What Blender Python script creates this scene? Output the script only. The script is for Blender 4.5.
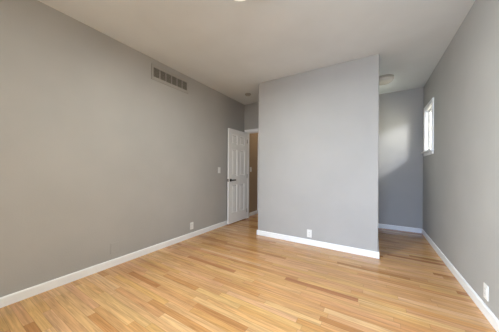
import bpy, bmesh, math, random
from mathutils import Vector, Matrix

scene = bpy.context.scene
for o in list(bpy.data.objects):
    bpy.data.objects.remove(o)
COL = scene.collection
K = 0.955                      # survey units (lens height 1.2) to metres
PI = math.pi

# ------------------------------------------------------------------ camera
cam_d = bpy.data.cameras.new('camera')
cam = bpy.data.objects.new('camera', cam_d)
COL.objects.link(cam)
F_PX, YAW, ROLL, Y0 = 203.0, 0.5498, 0.0061, 169.65
fw = Vector((-math.sin(YAW), math.cos(YAW), 0))
rt = Vector((math.cos(YAW), math.sin(YAW), 0))
up = Vector((0, 0, 1))
cr, sr = math.cos(ROLL), math.sin(ROLL)
rt2 = rt * cr + up * sr
up2 = up * cr - rt * sr
m = Matrix((rt2, up2, -fw)).transposed().to_4x4()
m.translation = Vector((0, 0, 1.2 * K))
cam.matrix_world = m
cam_d.sensor_width = 36
cam_d.sensor_fit = 'HORIZONTAL'
cam_d.lens = F_PX / 499 * 36
cam_d.shift_y = (Y0 - 166) / 499
cam_d.clip_start = 0.02
scene.camera = cam

# ------------------------------------------------------------------ world, lights, exposure
scene.view_settings.view_transform = 'Standard'
scene.view_settings.look = 'None'
scene.view_settings.gamma = 1
scene.view_settings.use_curve_mapping = False
scene.view_settings.exposure = 0.9

w = bpy.data.worlds.new('world')
scene.world = w
w.use_nodes = True
bg = w.node_tree.nodes['Background']
bg.inputs[0].default_value = (1.0, 0.93, 0.76, 1)
bg.inputs[1].default_value = 3.9


def lamp(name, kind, loc, power, color, size=None, size_y=None, look=None, spread=None):
    d = bpy.data.lights.new(name, kind)
    d.energy = power
    d.color = color
    if kind == 'AREA':
        d.shape = 'RECTANGLE'
        d.size, d.size_y = size, size_y
        if spread:
            d.spread = spread
    elif size:
        d.shadow_soft_size = size
    o = bpy.data.objects.new(name, d)
    COL.objects.link(o)
    o.location = [c * K for c in loc]
    if look:
        o.rotation_euler = (Vector(look) - Vector(loc)).to_track_quat('-Z', 'Y').to_euler()
    return o


# added cool light at the made-up wide window, unseen in the left wall
dl = lamp('added_light_wide_window', 'AREA', (-2.70, -1.35, 1.5), 36.0, (0.82, 0.92, 1.0), 1.65, 1.3, (0.8, 1.9, 0.0), spread=math.radians(100))
# added narrow light at a made-up window behind the camera, reaching the alcove
lamp('added_light_near_window', 'AREA', (-0.10, -2.56, 1.5), 15.0, (0.42, 0.61, 1.0), 1.2, 1.3, (0.3, 3.3, -0.1), spread=math.radians(74))
# bright sky low over the neighbouring house, seen by the small side window
lamp('daylight_side_window', 'AREA', (2.55, 3.20, 2.95), 43.0, (0.88, 0.89, 1.0), 0.45, 0.34, (0.8, 4.6, 1.95))
# bulb of the ceiling lamp, throwing its light downwards
lamp('ceiling_lamp_bulb', 'AREA', (-0.985, 1.42, 2.685), 18.0, (0.96, 1.0, 0.95), 0.24, 0.24, (-0.985, 1.4201, 0))
lamp('added_hall_light', 'POINT', (-2.25, 5.3, 2.45), 4.5, (1.0, 0.80, 0.56), 0.08)  # added unseen warm light for the hallway, without a fixture

# ------------------------------------------------------------------ materials


def new_mat(name):
    mt = bpy.data.materials.new(name)
    mt.use_nodes = True
    nt = mt.node_tree
    return mt, nt, nt.nodes['Principled BSDF']


def paint(name, col, rough=0.6, bump=0.0, scale=90, spec=0.3, mottled=0.03):
    mt, nt, b = new_mat(name)
    b.inputs['Roughness'].default_value = rough
    b.inputs['Specular IOR Level'].default_value = spec
    tc = nt.nodes.new('ShaderNodeTexCoord')
    nz = nt.nodes.new('ShaderNodeTexNoise')
    nz.inputs['Scale'].default_value = 2.3
    nz.inputs['Detail'].default_value = 3
    nt.links.new(tc.outputs['Object'], nz.inputs['Vector'])
    cr_ = nt.nodes.new('ShaderNodeValToRGB')
    cr_.color_ramp.elements[0].position = 0.3
    cr_.color_ramp.elements[1].position = 0.7
    cr_.color_ramp.elements[0].color = [c * (1 - mottled) for c in col] + [1]
    cr_.color_ramp.elements[1].color = [min(1, c * (1 + mottled)) for c in col] + [1]
    nt.links.new(nz.outputs['Fac'], cr_.inputs['Fac'])
    nt.links.new(cr_.outputs['Color'], b.inputs['Base Color'])
    if bump:
        n2 = nt.nodes.new('ShaderNodeTexNoise')
        n2.inputs['Scale'].default_value = scale
        n2.inputs['Detail'].default_value = 4
        nt.links.new(tc.outputs['Object'], n2.inputs['Vector'])
        bp = nt.nodes.new('ShaderNodeBump')
        bp.inputs['Strength'].default_value = bump
        bp.inputs['Distance'].default_value = 0.004
        nt.links.new(n2.outputs['Fac'], bp.inputs['Height'])
        nt.links.new(bp.outputs['Normal'], b.inputs['Normal'])
    return mt


WALL = paint('grey_wall_paint', (0.43, 0.42, 0.405), 0.7, 0.25, 70)
HALLP = paint('tan_wall_paint', (0.40, 0.29, 0.19), 0.7, 0.25, 70)
CEIL = paint('ceiling_paint', (0.72, 0.76, 0.79), 0.85, 0.35, 45, 0.1)
TRIM = paint('white_trim_paint', (0.91, 0.915, 0.92), 0.35, 0, spec=0.4, mottled=0.01)
DOORP = paint('white_door_paint', (0.91, 0.915, 0.92), 0.4, 0, spec=0.4, mottled=0.01)
PLASTIC = paint('white_plastic', (0.82, 0.82, 0.80), 0.3, 0, spec=0.5, mottled=0.005)
DARK = paint('dark_slot', (0.03, 0.03, 0.03), 0.6, mottled=0.0)
DUCT_SHADE = paint('duct_shade_paint', (0.16, 0.145, 0.12), 0.8, mottled=0.02)  # shade inside the duct, painted as a dark colour
VENTP = paint('grille_paint', (0.42, 0.40, 0.37), 0.5, mottled=0.02)
VENTB = paint('grille_blade_paint', (0.33, 0.31, 0.275), 0.5, mottled=0.02)
BLACK = paint('black_metal', (0.008, 0.008, 0.009), 0.5, spec=0.3, mottled=0.0)
SHELL = paint('pale_grey_plastic', (0.36, 0.35, 0.33), 0.45, spec=0.4, mottled=0.01)


def metal(name, col, rough):
    mt, nt, b = new_mat(name)
    b.inputs['Base Color'].default_value = (*col, 1)
    b.inputs['Metallic'].default_value = 1
    b.inputs['Roughness'].default_value = rough
    return mt


NICKEL = metal('brushed_nickel', (0.60, 0.58, 0.54), 0.4)
SCREW = metal('screw_metal', (0.7, 0.7, 0.68), 0.4)


def frosted():
    mt, nt, b = new_mat('frosted_glass')
    b.inputs['Base Color'].default_value = (0.62, 0.60, 0.55, 1)
    b.inputs['Roughness'].default_value = 0.25
    b.inputs['Subsurface Weight'].default_value = 0.0
    return mt


FROST = frosted()


def lit_shade():
    mt, nt, b = new_mat('lit_frosted_glass')
    b.inputs['Base Color'].default_value = (0.9, 0.88, 0.82, 1)
    b.inputs['Emission Color'].default_value = (1.0, 0.9, 0.75, 1)
    b.inputs['Emission Strength'].default_value = 0.5
    return mt


LIT = lit_shade()


def glass():
    mt = bpy.data.materials.new('window_glass')
    mt.use_nodes = True
    nt = mt.node_tree
    nt.nodes.clear()
    out = nt.nodes.new('ShaderNodeOutputMaterial')
    t = nt.nodes.new('ShaderNodeBsdfTransparent')
    t.inputs[0].default_value = (0.96, 0.98, 0.97, 1)
    g = nt.nodes.new('ShaderNodeBsdfGlossy')
    g.inputs['Roughness'].default_value = 0.02
    f = nt.nodes.new('ShaderNodeFresnel')
    f.inputs[0].default_value = 1.2
    mx = nt.nodes.new('ShaderNodeMixShader')
    nt.links.new(f.outputs[0], mx.inputs[0])
    nt.links.new(t.outputs[0], mx.inputs[1])
    nt.links.new(g.outputs[0], mx.inputs[2])
    nt.links.new(mx.outputs[0], out.inputs[0])
    return mt


GLASS = glass()


def oak():
    mt, nt, b = new_mat('oak_strip_floor')
    N, L = nt.nodes, nt.links

    def math_(op, a, b_=None, c=None):
        n = N.new('ShaderNodeMath')
        n.operation = op
        for i, v in enumerate((a, b_, c)):
            if v is None:
                continue
            if isinstance(v, (int, float)):
                n.inputs[i].default_value = v
            else:
                L.new(v, n.inputs[i])
        return n.outputs[0]

    def white(vx, vy):
        cb = N.new('ShaderNodeCombineXYZ')
        for i, v in enumerate((vx, vy)):
            if isinstance(v, (int, float)):
                cb.inputs[i].default_value = v
            else:
                L.new(v, cb.inputs[i])
        wn = N.new('ShaderNodeTexWhiteNoise')
        wn.noise_dimensions = '2D'
        L.new(cb.outputs[0], wn.inputs['Vector'])
        return wn

    tc = N.new('ShaderNodeTexCoord')
    sp = N.new('ShaderNodeSeparateXYZ')
    L.new(tc.outputs['Object'], sp.inputs[0])
    x, y = sp.outputs[0], sp.outputs[1]
    W = 0.0572
    yr = math_('DIVIDE', y, W)
    row = math_('FLOOR', yr)
    fy = math_('FRACT', yr)
    rr = white(row, 3.7).outputs['Value']
    ln = math_('MULTIPLY_ADD', white(row, 11.3).outputs['Value'], 0.55, 0.45)
    xs = math_('ADD', math_('DIVIDE', x, ln), math_('MULTIPLY', rr, 17.0))
    idx = math_('FLOOR', xs)
    fx = math_('FRACT', xs)
    wn = white(row, idx)
    ramp = N.new('ShaderNodeValToRGB')
    e = ramp.color_ramp.elements
    cols = [(0.0, (0.47, 0.200, 0.080)), (0.07, (0.59, 0.278, 0.112)), (0.20, (0.685, 0.352, 0.148)),
            (0.5, (0.725, 0.398, 0.172)), (0.9, (0.76, 0.430, 0.198)), (1.0, (0.82, 0.498, 0.250))]
    e[0].position, e[0].color = cols[0][0], (*cols[0][1], 1)
    e[1].position, e[1].color = cols[-1][0], (*cols[-1][1], 1)
    for p_, c_ in cols[1:-1]:
        q = e.new(p_)
        q.color = (*c_, 1)
    L.new(wn.outputs['Value'], ramp.inputs['Fac'])
    # grain: noise stretched along the strip, shifted per strip
    cb = N.new('ShaderNodeCombineXYZ')
    L.new(math_('ADD', math_('MULTIPLY', x, 3.2), math_('MULTIPLY', wn.outputs['Value'], 91.0)), cb.inputs[0])
    L.new(math_('MULTIPLY', y, 70.0), cb.inputs[1])
    L.new(math_('MULTIPLY', wn.outputs['Value'], 37.0), cb.inputs[2])
    gz = N.new('ShaderNodeTexNoise')
    gz.inputs['Scale'].default_value = 1.0
    gz.inputs['Detail'].default_value = 5
    gz.inputs['Roughness'].default_value = 0.6
    gz.inputs['Distortion'].default_value = 0.6
    L.new(cb.outputs[0], gz.inputs['Vector'])
    gr = N.new('ShaderNodeMapRange')
    gr.inputs['From Min'].default_value = 0.30
    gr.inputs['From Max'].default_value = 0.62
    gr.inputs['To Min'].default_value = 0.68
    gr.inputs['To Max'].default_value = 1.11
    L.new(gz.outputs['Fac'], gr.inputs['Value'])
    # broad tonal drift over the room
    bz = N.new('ShaderNodeTexNoise')
    bz.inputs['Scale'].default_value = 1.4
    L.new(tc.outputs['Object'], bz.inputs['Vector'])
    br = N.new('ShaderNodeMapRange')
    br.inputs['From Min'].default_value = 0.3
    br.inputs['From Max'].default_value = 0.7
    br.inputs['To Min'].default_value = 0.78
    br.inputs['To Max'].default_value = 0.90
    L.new(bz.outputs['Fac'], br.inputs['Value'])
    # seams between strips
    dy = math_('MINIMUM', fy, math_('SUBTRACT', 1.0, fy))
    dx = math_('MULTIPLY', math_('MINIMUM', fx, math_('SUBTRACT', 1.0, fx)), math_('DIVIDE', ln, W))
    sm = N.new('ShaderNodeMapRange')
    sm.inputs['From Min'].default_value = 0.008
    sm.inputs['From Max'].default_value = 0.035
    sm.inputs['To Min'].default_value = 0.66
    sm.inputs['To Max'].default_value = 1.0
    L.new(math_('MINIMUM', dy, dx), sm.inputs['Value'])
    tot = math_('MULTIPLY', math_('MULTIPLY', gr.outputs[0], br.outputs[0]), sm.outputs[0])
    vm = N.new('ShaderNodeVectorMath')
    vm.operation = 'SCALE'
    # each strip a little pinker or yellower than its neighbours
    w2 = white(math_('ADD', row, 31.0), idx)
    sc_ = N.new('ShaderNodeSeparateColor')
    L.new(w2.outputs['Color'], sc_.inputs[0])
    tint = N.new('ShaderNodeCombineXYZ')
    tint.inputs[0].default_value = 1.0
    L.new(math_('MULTIPLY_ADD', sc_.outputs[0], 0.09, 0.965), tint.inputs[1])
    L.new(math_('MULTIPLY_ADD', sc_.outputs[1], 0.24, 0.84), tint.inputs[2])
    tm = N.new('ShaderNodeVectorMath')
    tm.operation = 'MULTIPLY'
    L.new(ramp.outputs['Color'], tm.inputs[0])
    L.new(tint.outputs[0], tm.inputs[1])
    L.new(tm.outputs[0], vm.inputs[0])
    L.new(tot, vm.inputs['Scale'])
    L.new(vm.outputs[0], b.inputs['Base Color'])
    b.inputs['Roughness'].default_value = 0.16
    b.inputs['Specular IOR Level'].default_value = 0.5
    bp = N.new('ShaderNodeBump')
    bp.inputs['Strength'].default_value = 0.12
    bp.inputs['Distance'].default_value = 0.002
    L.new(sm.outputs[0], bp.inputs['Height'])
    L.new(bp.outputs['Normal'], b.inputs['Normal'])
    return mt


OAK = oak()

# ------------------------------------------------------------------ mesh helpers


def box(bm, a, b, bevel=0.0, seg=2):
    a, b = [min(p, q) for p, q in zip(a, b)], [max(p, q) for p, q in zip(a, b)]
    vs = [bm.verts.new((x, y, z)) for x in (a[0], b[0]) for y in (a[1], b[1]) for z in (a[2], b[2])]
    fs = [(0, 1, 3, 2), (4, 6, 7, 5), (0, 4, 5, 1), (2, 3, 7, 6), (0, 2, 6, 4), (1, 5, 7, 3)]
    faces = [bm.faces.new([vs[i] for i in f]) for f in fs]
    if bevel:
        ed = list({e for f in faces for e in f.edges})
        bmesh.ops.bevel(bm, geom=ed, offset=bevel, segments=seg, affect='EDGES', profile=0.5)


def kbox(bm, a, b, bevel=0.0):
    box(bm, [c * K for c in a], [c * K for c in b], bevel)


def profile(bm, pts, p0, p1, nrm):
    """sweep a (depth, height) outline along a straight floor line p0-p1; nrm points into the room"""
    p0, p1, n = Vector(p0), Vector(p1), Vector(nrm)
    rings = []
    for p in (p0, p1):
        rings.append([bm.verts.new(p + n * d + Vector((0, 0, h))) for d, h in pts])
    c = len(pts)
    for i in range(c):
        j = (i + 1) % c
        bm.faces.new((rings[0][i], rings[0][j], rings[1][j], rings[1][i]))
    bm.faces.new(rings[0][::-1])
    bm.faces.new(rings[1])


def lathe(bm, prof, seg=40, axis='Z', cap0=True, cap1=True, off=(0, 0, 0)):
    off = Vector(off)
    rings = []
    for r, h in prof:
        ring = []
        for k in range(seg):
            a = 2 * PI * k / seg
            if axis == 'Z':
                v = Vector((r * math.cos(a), r * math.sin(a), h))
            elif axis == 'X':
                v = Vector((h, r * math.cos(a), r * math.sin(a)))
            else:
                v = Vector((r * math.cos(a), h, r * math.sin(a)))
            ring.append(bm.verts.new(v + off))
        rings.append(ring)
    for a, b in zip(rings, rings[1:]):
        for k in range(seg):
            bm.faces.new((a[k], a[(k + 1) % seg], b[(k + 1) % seg], b[k]))
    if cap0:
        bm.faces.new(rings[0][::-1])
    if cap1:
        bm.faces.new(rings[-1])


def obj(name, bm, mat, parent=None, smooth=False, loc=None, rz=0, label=None):
    bmesh.ops.recalc_face_normals(bm, faces=bm.faces[:])
    me = bpy.data.meshes.new(name)
    bm.to_mesh(me)
    bm.free()
    me.materials.append(mat)
    if smooth:
        for p in me.polygons:
            p.use_smooth = True
        me.set_sharp_from_angle(angle=math.radians(40))
    o = bpy.data.objects.new(name, me)
    COL.objects.link(o)
    if parent:
        o.parent = parent
    if loc:
        o.location = loc
    o.rotation_euler = (0, 0, rz)
    if label:
        o['label'] = label
    return o


def thing(name, label, cat, loc, rz=0, group=None):
    o = bpy.data.objects.new(name, None)
    o.empty_display_size = 0.05
    COL.objects.link(o)
    o.location = loc
    o.rotation_euler = (0, 0, rz)
    o['label'] = label
    o['category'] = cat
    if group:
        o['group'] = group
    return o


def struct(name, bm, mat, label, cat, **kw):
    o = obj(name, bm, mat, **kw)
    o['kind'] = 'structure'
    o['label'] = label
    o['category'] = cat
    return o


# ------------------------------------------------------------------ room shell (survey units)
XL, XR = -2.738, 0.803
YR = -2.60                       # wall behind the camera
PX0, PX1, PY = -1.828, 0.054, 3.288
YA, YB, YE = 5.06, 4.21, 7.0
HC = 2.80
T = 0.12
DX0, DX1, DH = -2.66, -1.90, 2.105   # doorway clear opening
WY0, WY1, WZ0, WZ1 = 4.30, 4.86, 1.545, 2.30   # side window opening
RY0, RY1, RZ0, RZ1 = -2.25, -0.45, 0.78, 2.25   # opening for the added wide window, behind the camera
QX0, QX1 = -0.75, 0.55           # opening for the added window in the wall behind the camera

bm = bmesh.new()
kbox(bm, (XL - T, YR - T, -0.1), (XR + T, YE + T, 0))
struct('floor', bm, OAK, 'honey oak strip floor with a satin finish', 'floor')

bm = bmesh.new()
kbox(bm, (XL - T, YR - T, HC), (XR + T, YE + T, HC + 0.1))
struct('ceiling', bm, CEIL, 'flat off-white ceiling over the whole room', 'ceiling')

bm = bmesh.new()
kbox(bm, (XL - T, RY1, 0), (XL, YB, HC))
kbox(bm, (XL - T, YR, 0), (XL, RY0, HC))
kbox(bm, (XL - T, RY0, 0), (XL, RY1, RZ0))
kbox(bm, (XL - T, RY0, RZ1), (XL, RY1, HC))
struct('wall_left', bm, WALL, 'long grey wall on the left with the return air grille', 'wall')

bm = bmesh.new()
kbox(bm, (XL - T, YB + T, 0), (XL, YE, HC))
kbox(bm, (XL, YE, 0), (PX0, YE + T, HC))
struct('wall_hall', bm, HALLP, 'tan hallway wall seen through the open doorway', 'wall')

bm = bmesh.new()
Z = HC
kbox(bm, (XR, YR, 0), (XR + T, WY0, Z))
kbox(bm, (XR, WY1, 0), (XR + T, YA + T, Z))
kbox(bm, (XR, WY0, 0), (XR + T, WY1, WZ0))
kbox(bm, (XR, WY0, WZ1), (XR + T, WY1, Z))
struct('wall_right', bm, WALL, 'grey wall on the right with the small narrow window', 'wall')

bm = bmesh.new()
kbox(bm, (PX1 + 0.0, YA, 0), (XR, YA + T, HC))
struct('wall_alcove', bm, WALL, 'grey end wall of the alcove with a slanting patch of daylight', 'wall')

bm = bmesh.new()
kbox(bm, (PX0, PY, 0), (PX1, YE, HC), 0.008)
struct('wall_partition', bm, WALL, 'grey closet wall standing out into the middle of the room', 'wall')

bm = bmesh.new()
kbox(bm, (XL - T, YB, 0), (DX0 - 0.02, YB + T, HC))
kbox(bm, (DX1 + 0.02, YB, 0), (PX0, YB + T, HC))
kbox(bm, (DX0 - 0.02, YB, DH + 0.02), (DX1 + 0.02, YB + T, HC))
struct('wall_back', bm, WALL, 'short grey wall above the open doorway', 'wall')

bm = bmesh.new()
kbox(bm, (XL - T, YR - T, 0), (QX0, YR, HC))
kbox(bm, (QX1, YR - T, 0), (XR + T, YR, HC))
kbox(bm, (QX0, YR - T, 0), (QX1, YR, RZ0))
kbox(bm, (QX0, YR - T, RZ1), (QX1, YR, HC))
struct('wall_near', bm, WALL, 'grey wall behind the camera', 'wall')

# baseboards: square board with an eased top
BH, BD = 0.086 * K, 0.014
BP = [(0, 0), (BD, 0), (BD, BH - 0.010), (BD - 0.004, BH - 0.003), (BD - 0.009, BH), (0, BH)]


def baseboard(side, runs, label):
    bm = bmesh.new()
    for p0, p1, n in runs:
        profile(bm, BP, (p0[0] * K, p0[1] * K, 0), (p1[0] * K, p1[1] * K, 0), n)
    struct('baseboard_' + side, bm, TRIM, label, 'baseboard')


e = BD / K
baseboard('left', [((XL, YR), (XL, YB), (1, 0, 0))], 'white baseboard along the long left wall')
baseboard('right', [((XR, YR), (XR, YA), (-1, 0, 0))], 'white baseboard along the right wall')
baseboard('alcove', [((PX1 + e, YA), (XR - e, YA), (0, -1, 0))], 'white baseboard across the end of the alcove')
baseboard('partition', [((PX0 - e, PY), (PX1 + e, PY), (0, -1, 0)),
                        ((PX1, PY), (PX1, YA), (1, 0, 0)),
                        ((PX0, PY), (PX0, YB), (-1, 0, 0))], 'white baseboard around the foot of the closet wall')
baseboard('hall', [((XL, YB + T), (XL, 4.89), (1, 0, 0))], 'white baseboard of the hallway beyond the door')

# door frame: jambs, stops and casing
bm = bmesh.new()
CW, CT = 0.065, 0.018
kbox(bm, (DX0 - 0.02, YB - 0.002, 0), (DX0, YB + T + 0.002, DH + 0.02))
kbox(bm, (DX1, YB - 0.002, 0), (DX1 + 0.02, YB + T + 0.002, DH + 0.02))
kbox(bm, (DX0, YB - 0.002, DH), (DX1, YB + T + 0.002, DH + 0.02))
kbox(bm, (DX0, YB + 0.05, 0), (DX0 + 0.012, YB + 0.085, DH))
kbox(bm, (DX0, YB + 0.05, DH - 0.012), (DX1, YB + 0.085, DH))
kbox(bm, (XL + 0.0155, YB - CT, 0), (DX0 - 0.006, YB, DH + 0.006 + CW), 0.003)
kbox(bm, (DX1 + 0.006, YB - CT, 0), (PX0 - 0.016, YB, DH + 0.006 + CW), 0.003)
kbox(bm, (DX0 - 0.006, YB - CT, DH + 0.006), (DX1 + 0.006, YB, DH + 0.006 + CW), 0.003)
struct('trim_1', bm, TRIM, 'white casing around the open doorway', 'door casing')

# casing of the next doorway along the hallway wall
bm = bmesh.new()
kbox(bm, (XL, 4.89, 0), (XL + 0.018, 4.96, 2.2), 0.003)
kbox(bm, (XL, 4.96, 2.13), (XL + 0.018, 5.55, 2.2), 0.003)
kbox(bm, (XL, 5.55, 0), (XL + 0.018, 5.62, 2.2), 0.003)
t2 = struct('trim_2', bm, TRIM, 'white casing of a further doorway on the tan hallway wall', 'door casing')
bm = bmesh.new()
kbox(bm, (XL + 0.0, 4.962, 0.01), (XL + 0.010, 5.548, 2.125), 0.003)
struct('door_2', bm, DOORP, 'closed white door on the tan hallway wall', 'door')

# ------------------------------------------------------------------ the open six-panel door
DW, DT, DHT = 0.675, 0.035, DH * K - 0.012
hx, hy = (DX0 + 0.002) * K, (YB - 0.021) * K
ANG = math.radians(-91.2)
Z0 = 0.020
stile, mull = 0.108, 0.095
px = [(stile, (DW - mull) / 2), ((DW + mull) / 2, DW - stile)]
pz = [(0.225, 0.825), (1.015, 1.575), (1.685, DHT - 0.115)]
bm = bmesh.new()
h = DT / 2
b_ = 0.0015
box(bm, (0, -h, Z0), (stile, h, DHT), b_)
box(bm, (DW - stile, -h, Z0), (DW, h, DHT), b_)
box(bm, (px[0][1], -h, Z0 + 0.1), (px[1][0], h, DHT - 0.05))
for a, c in ((Z0, pz[0][0]), (pz[0][1], pz[1][0]), (pz[1][1], pz[2][0]), (pz[2][1], DHT)):
    box(bm, (stile - 0.001, -h + 0.0003, a), (DW - stile + 0.001, h - 0.0003, c))
door = struct('door_1', bm, DOORP, 'white six-panel door with a black lever, standing open against the left wall', 'door',
              loc=(hx, hy, 0), rz=ANG)
for a, c in px:
    for z0, z1 in pz:
        bm = bmesh.new()
        box(bm, (a - 0.004, -h + 0.014, z0 - 0.004), (c + 0.004, h - 0.014, z1 + 0.004))
        for s in (-1, 1):          # raised field with sloping edges, on both faces
            o1, o2 = 0.014, 0.036
            y1, y2 = s * (h - 0.014), s * (h - 0.003)
            r1 = [bm.verts.new(v) for v in ((a + o1, y1, z0 + o1), (c - o1, y1, z0 + o1), (c - o1, y1, z1 - o1), (a + o1, y1, z1 - o1))]
            r2 = [bm.verts.new(v) for v in ((a + o2, y2, z0 + o2), (c - o2, y2, z0 + o2), (c - o2, y2, z1 - o2), (a + o2, y2, z1 - o2))]
            for k in range(4):
                bm.faces.new((r1[k], r1[(k + 1) % 4], r2[(k + 1) % 4], r2[k]))
            bm.faces.new(r2)
        obj('panel', bm, DOORP, door)
HZ, HXp = 0.925, DW - 0.062
for s in (-1, 1):
    bm = bmesh.new()
    lathe(bm, [(0.032, s * h), (0.032, s * (h + 0.006)), (0.027, s * (h + 0.010)), (0.012, s * (h + 0.012)), (0.011, s * (h + 0.045))],
          28, 'Y', off=(HXp, 0, HZ))
    hd = obj('handle', bm, BLACK, door, True, label='black round rose of the door lever')
    bm = bmesh.new()
    ya, yb = s * (h + 0.038), s * (h + 0.058)
    box(bm, (HXp - 0.118, ya, HZ - 0.013), (HXp + 0.014, yb, HZ + 0.013), 0.006, 3)
    obj('lever', bm, BLACK, hd, True)
bm = bmesh.new()
box(bm, (DW - 0.001, -0.0125, HZ - 0.028), (DW + 0.0015, 0.0125, HZ + 0.028), 0.0006)
box(bm, (DW, -0.006, HZ - 0.008), (DW + 0.010, 0.006, HZ + 0.008), 0.002)
obj('latch', bm, BLACK, door, label='black latch plate on the door edge')
for z in (0.20, 1.0, 1.80):
    bm = bmesh.new()
    lathe(bm, [(0.006, z - 0.045), (0.006, z + 0.045)], 16, off=(-0.004, h, 0))
    box(bm, (-0.002, -h + 0.004, z - 0.045), (0.0005, h, z + 0.045))
    obj('hinge', bm, BLACK, door, label='black hinge of the door')

# ------------------------------------------------------------------ side window


def window(name, root_loc, rz, W, H, label, cols=1, fixed=False, depth=T * K):
    """local frame: x along the wall, -y into the room, z up; opening lower-left at the origin"""
    r = bpy.data.objects.new(name, None)
    COL.objects.link(r)
    r.location = root_loc
    r.rotation_euler = (0, 0, rz)
    r['kind'] = 'structure'
    r['label'] = label
    r['category'] = 'window'
    c = 0.055
    bm = bmesh.new()
    box(bm, (-c, -0.018, 0), (0, 0, H + c), 0.002)
    box(bm, (W, -0.018, 0), (W + c, 0, H + c), 0.002)
    box(bm, (0, -0.018, H), (W, 0, H + c), 0.002)
    obj('casing', bm, TRIM, r)
    bm = bmesh.new()
    j = 0.012
    box(bm, (0, -0.001, 0), (j, depth, H))
    box(bm, (W - j, -0.001, 0), (W, depth, H))
    box(bm, (j, -0.001, H - j), (W - j, depth, H))
    obj('jamb', bm, TRIM, r)
    bm = bmesh.new()
    box(bm, (-c - 0.02, -0.050, -0.024), (W + c + 0.02, 0, 0.0), 0.004)
    box(bm, (-c, -0.016, -0.075), (W + c, -0.0005, -0.024), 0.003)
    box(bm, (0, 0, -0.001), (W, depth, 0.008))
    obj('window_sill', bm, TRIM, r)
    y0, f = depth * 0.55, (0.022 if fixed else 0.035)
    mid = H * 0.5
    for z0, z1, dy in ((0.008, H - j, 0.0),) if fixed else ((0.008, mid + 0.017, 0.0), (mid - 0.017, H - j, 0.026)):
        for k in range(cols):
            xa, xb = j + (W - 2 * j) * k / cols, j + (W - 2 * j) * (k + 1) / cols
            bm = bmesh.new()
            ya, yb = y0 + dy - 0.012, y0 + dy + 0.012
            box(bm, (xa, ya, z0), (xa + f, yb, z1))
            box(bm, (xb - f, ya, z0), (xb, yb, z1))
            box(bm, (xa + f, ya, z0), (xb - f, yb, z0 + f))
            box(bm, (xa + f, ya, z1 - f), (xb - f, yb, z1))
            sash = obj('sash', bm, TRIM, r)
            bm = bmesh.new()
            box(bm, (xa + f - 0.003, y0 + dy - 0.002, z0 + f - 0.003), (xb - f + 0.003, y0 + dy + 0.002, z1 - f + 0.003))
            obj('pane', bm, GLASS, sash, label='clear glass pane')
    return r


# right wall faces -X: local -y -> -x  (rotation -90 deg), local x -> -y
window('window_1', (XR * K, WY1 * K, WZ0 * K), -PI / 2, (WY1 - WY0) * K, (WZ1 - WZ0) * K,
       'narrow white-framed window high on the right wall by the alcove corner', fixed=True)
# left wall faces +X: rotation +90 deg
window('added_window_2', (XL * K, RY0 * K, RZ0 * K), PI / 2, (RY1 - RY0) * K, (RZ1 - RZ0) * K,
       'added wide window, unseen in the left wall behind the camera, to light the room', cols=2)  # made-up window, out of view, there for the room's light

# near wall faces +Y: rotation 180 deg
window('added_window_3', (QX1 * K, YR * K, RZ0 * K), PI, (QX1 - QX0) * K, (RZ1 - RZ0) * K,
       'added window, unseen in the wall behind the camera, to light the room')  # also made up and out of view, for light towards the alcove

# ------------------------------------------------------------------ outlets and switches (local: -y faces the room)


def screw(parent, x, z, y):
    bm = bmesh.new()
    lathe(bm, [(0.0035, y), (0.0030, y - 0.0012)], 14, 'Y', off=(x, 0, z))
    obj('screw', bm, SCREW, parent)


def plate_mesh(mat, parent, wd=0.072, ht=0.118):
    bm = bmesh.new()
    box(bm, (-wd / 2, -0.006, -ht / 2), (wd / 2, -0.0002, ht / 2), 0.0022, 2)
    return obj('cover_plate', bm, mat, parent)


def outlet(loc, rz, label, group='electrical outlets above the baseboards'):
    r = thing('wall_outlet', label, 'outlet', loc, rz, group)
    plate_mesh(PLASTIC, r)
    for s in (-1, 1):
        bm = bmesh.new()
        zc = s * 0.0195
        box(bm, (-0.0165, -0.0085, zc - 0.0142), (0.0165, -0.004, zc + 0.0142), 0.0018, 2)
        rc = obj('receptacle', bm, PLASTIC, r)
        bm = bmesh.new()
        box(bm, (-0.0075, -0.0088, zc - 0.0005), (-0.0052, -0.008, zc + 0.0085))
        box(bm, (0.0052, -0.0088, zc - 0.0005), (0.0075, -0.008, zc + 0.0070))
        lathe(bm, [(0.0025, -0.0088), (0.0025, -0.008)], 12, 'Y', off=(0, 0, zc - 0.0075))
        obj('slot', bm, DARK, rc, label='dark contact slots')
    screw(r, 0, 0, -0.0058)
    return r


def switch(loc, rz, label):
    r = thing('light_switch', label, 'light switch', loc, rz, 'light switches')
    plate_mesh(PLASTIC, r)
    bm = bmesh.new()
    box(bm, (-0.0055, -0.0075, -0.0125), (0.0055, -0.005, 0.0125), 0.0008)
    vs0 = [(-0.004, -0.007, -0.005), (0.004, -0.007, -0.005), (0.004, -0.007, 0.006), (-0.004, -0.007, 0.006)]
    vs1 = [(-0.003, -0.018, 0.006), (0.003, -0.018, 0.006), (0.003, -0.018, 0.012), (-0.003, -0.018, 0.012)]
    a = [bm.verts.new(v) for v in vs0]
    b = [bm.verts.new(v) for v in vs1]
    for k in range(4):
        bm.faces.new((a[k], a[(k + 1) % 4], b[(k + 1) % 4], b[k]))
    bm.faces.new(b)
    obj('toggle', bm, PLASTIC, r)
    screw(r, 0, 0.030, -0.0058)
    screw(r, 0, -0.030, -0.0058)
    return r


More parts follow.
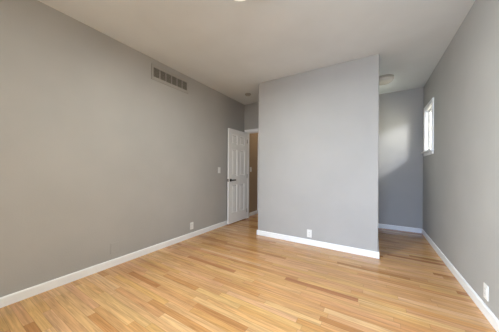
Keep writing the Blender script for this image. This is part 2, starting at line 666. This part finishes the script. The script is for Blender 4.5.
outlet((XL * K, 2.525 * K, 0.203 * K), PI / 2, 'white duplex outlet low on the long left wall')
outlet((-0.879 * K, PY * K, 0.180 * K), 0, 'white duplex outlet low on the closet wall in the middle of the room')
outlet((XR * K, 2.47 * K, 0.196 * K), -PI / 2, 'white duplex outlet low on the right wall, above its baseboard')
switch((XL * K, 3.26 * K, 1.185 * K), PI / 2, 'white light switch on the grey left wall beside the open door')
switch((XL * K, 4.53 * K, 1.205 * K), PI / 2, 'light switch on the tan hallway wall seen through the doorway')

r = thing('blank_wall_plate', 'blank cover plate painted wall grey, low on the long left wall', 'wall plate',
          (XL * K, 1.275 * K, 0.222 * K), PI / 2)
plate_mesh(WALL, r, 0.085, 0.125)
for z in (-0.030, 0.030):
    bm = bmesh.new()
    lathe(bm, [(0.0035, -0.0058), (0.0030, -0.007)], 14, 'Y', off=(0, 0, z))
    obj('screw', bm, WALL, r)

# ------------------------------------------------------------------ return air grille high on the left wall
VW, VH = 0.680 * K, 0.225 * K
r = thing('air_grille', 'wall-coloured return air grille high on the left wall under the ceiling', 'air grille',
          (XL * K, 2.085 * K, 2.497 * K), PI / 2)
x0, x1, z0, z1 = -VW / 2, VW / 2, 0.0, VH
fr = 0.030
bm = bmesh.new()
fz = 0.043
for a, b in (((x0, z0), (x1, z0 + fz)), ((x0, z1 - fz), (x1, z1)), ((x0, z0 + fz), (x0 + fr, z1 - fz)), ((x1 - fr, z0 + fz), (x1, z1 - fz))):
    box(bm, (a[0], -0.012, a[1]), (b[0], 0.0, b[1]), 0.0015)
obj('frame', bm, VENTP, r)
bm = bmesh.new()
box(bm, (x0 + fr, -0.0018, z0 + fz), (x1 - fr, -0.0003, z1 - fz))
obj('backing', bm, DUCT_SHADE, r, label='dark sheet painted as the shade of the duct behind the blades')  # flat dark sheet on the solid wall, in place of a shaded hollow
bay = (VW - 2 * fr) / 6
mb = 0.012
for k in range(1, 6):
    xc = x0 + fr + bay * k
    bm = bmesh.new()
    box(bm, (xc - mb / 2, -0.011, z0 + fz), (xc + mb / 2, -0.002, z1 - fz))
    obj('divider', bm, VENTP, r)
for k in range(6):
    bm = bmesh.new()
    xa, xb = x0 + fr + bay * k + mb / 2, x0 + fr + bay * (k + 1) - mb / 2
    nb = 12
    for q in range(nb):
        zc = z0 + fz + (VH - 2 * fz) * (q + 0.5) / nb
        box(bm, (xa, -0.0090, zc - 0.0012), (xb, -0.0025, zc + 0.0012))
    obj('louvre', bm, VENTB, r)
for xs_ in (x0 + fr / 2, x1 - fr / 2):
    bm = bmesh.new()
    lathe(bm, [(0.004, -0.0118), (0.0033, -0.0135)], 14, 'Y', off=(xs_, 0, VH / 2))
    obj('screw', bm, VENTP, r)

# ------------------------------------------------------------------ ceiling fixtures (origin on the ceiling, hanging down)


def flush_light(loc, R, drop, label, shade, nick):
    r = thing('ceiling_light', label, 'ceiling light', loc, 0, 'flush ceiling lights')
    bm = bmesh.new()
    lathe(bm, [(R * 0.98, -0.0005), (R, -0.010), (R, -0.026), (R * 0.96, -0.032)], 48)
    obj('base', bm, nick, r, True, label='metal ring against the ceiling')
    bm = bmesh.new()
    n = 10
    pr = [(R * 0.94, -0.030)]
    for i in range(n):
        a = PI / 2 * i / n
        pr.append((R * 0.94 * math.cos(a) ** 0.8, -0.034 - (drop - 0.034) * math.sin(a)))
    lathe(bm, pr, 48)
    obj('glass_shade', bm, shade, r, True, label='frosted glass bowl')
    bm = bmesh.new()
    lathe(bm, [(0.008, -drop + 0.006), (0.009, -drop - 0.004), (0.005, -drop - 0.012)], 18)
    obj('finial', bm, nick, r, True)
    return r


flush_light((0.135 * K, 4.21 * K, HC * K), 0.145, 0.092,
            'unlit flush ceiling light with a frosted bowl in the alcove', FROST, NICKEL)
flush_light((-0.985 * K, 1.42 * K, HC * K), 0.145, 0.085,
            'white flush ceiling light over the open floor, cut off at the top edge', LIT, NICKEL)

r = thing('smoke_detector', 'small round smoke detector on the ceiling in front of the doorway', 'smoke detector',
          (-2.28 * K, 3.64 * K, HC * K))
bm = bmesh.new()
lathe(bm, [(0.060, -0.0005), (0.062, -0.004), (0.062, -0.010)], 40)
obj('base', bm, SHELL, r, True)
bm = bmesh.new()
lathe(bm, [(0.056, -0.010), (0.055, -0.020), (0.046, -0.029), (0.020, -0.032)], 40)
cv = obj('cover', bm, SHELL, r, True)
bm = bmesh.new()
lathe(bm, [(0.007, -0.031), (0.006, -0.034)], 16, off=(0, 0, 0))
obj('test_button', bm, PLASTIC, cv, True)
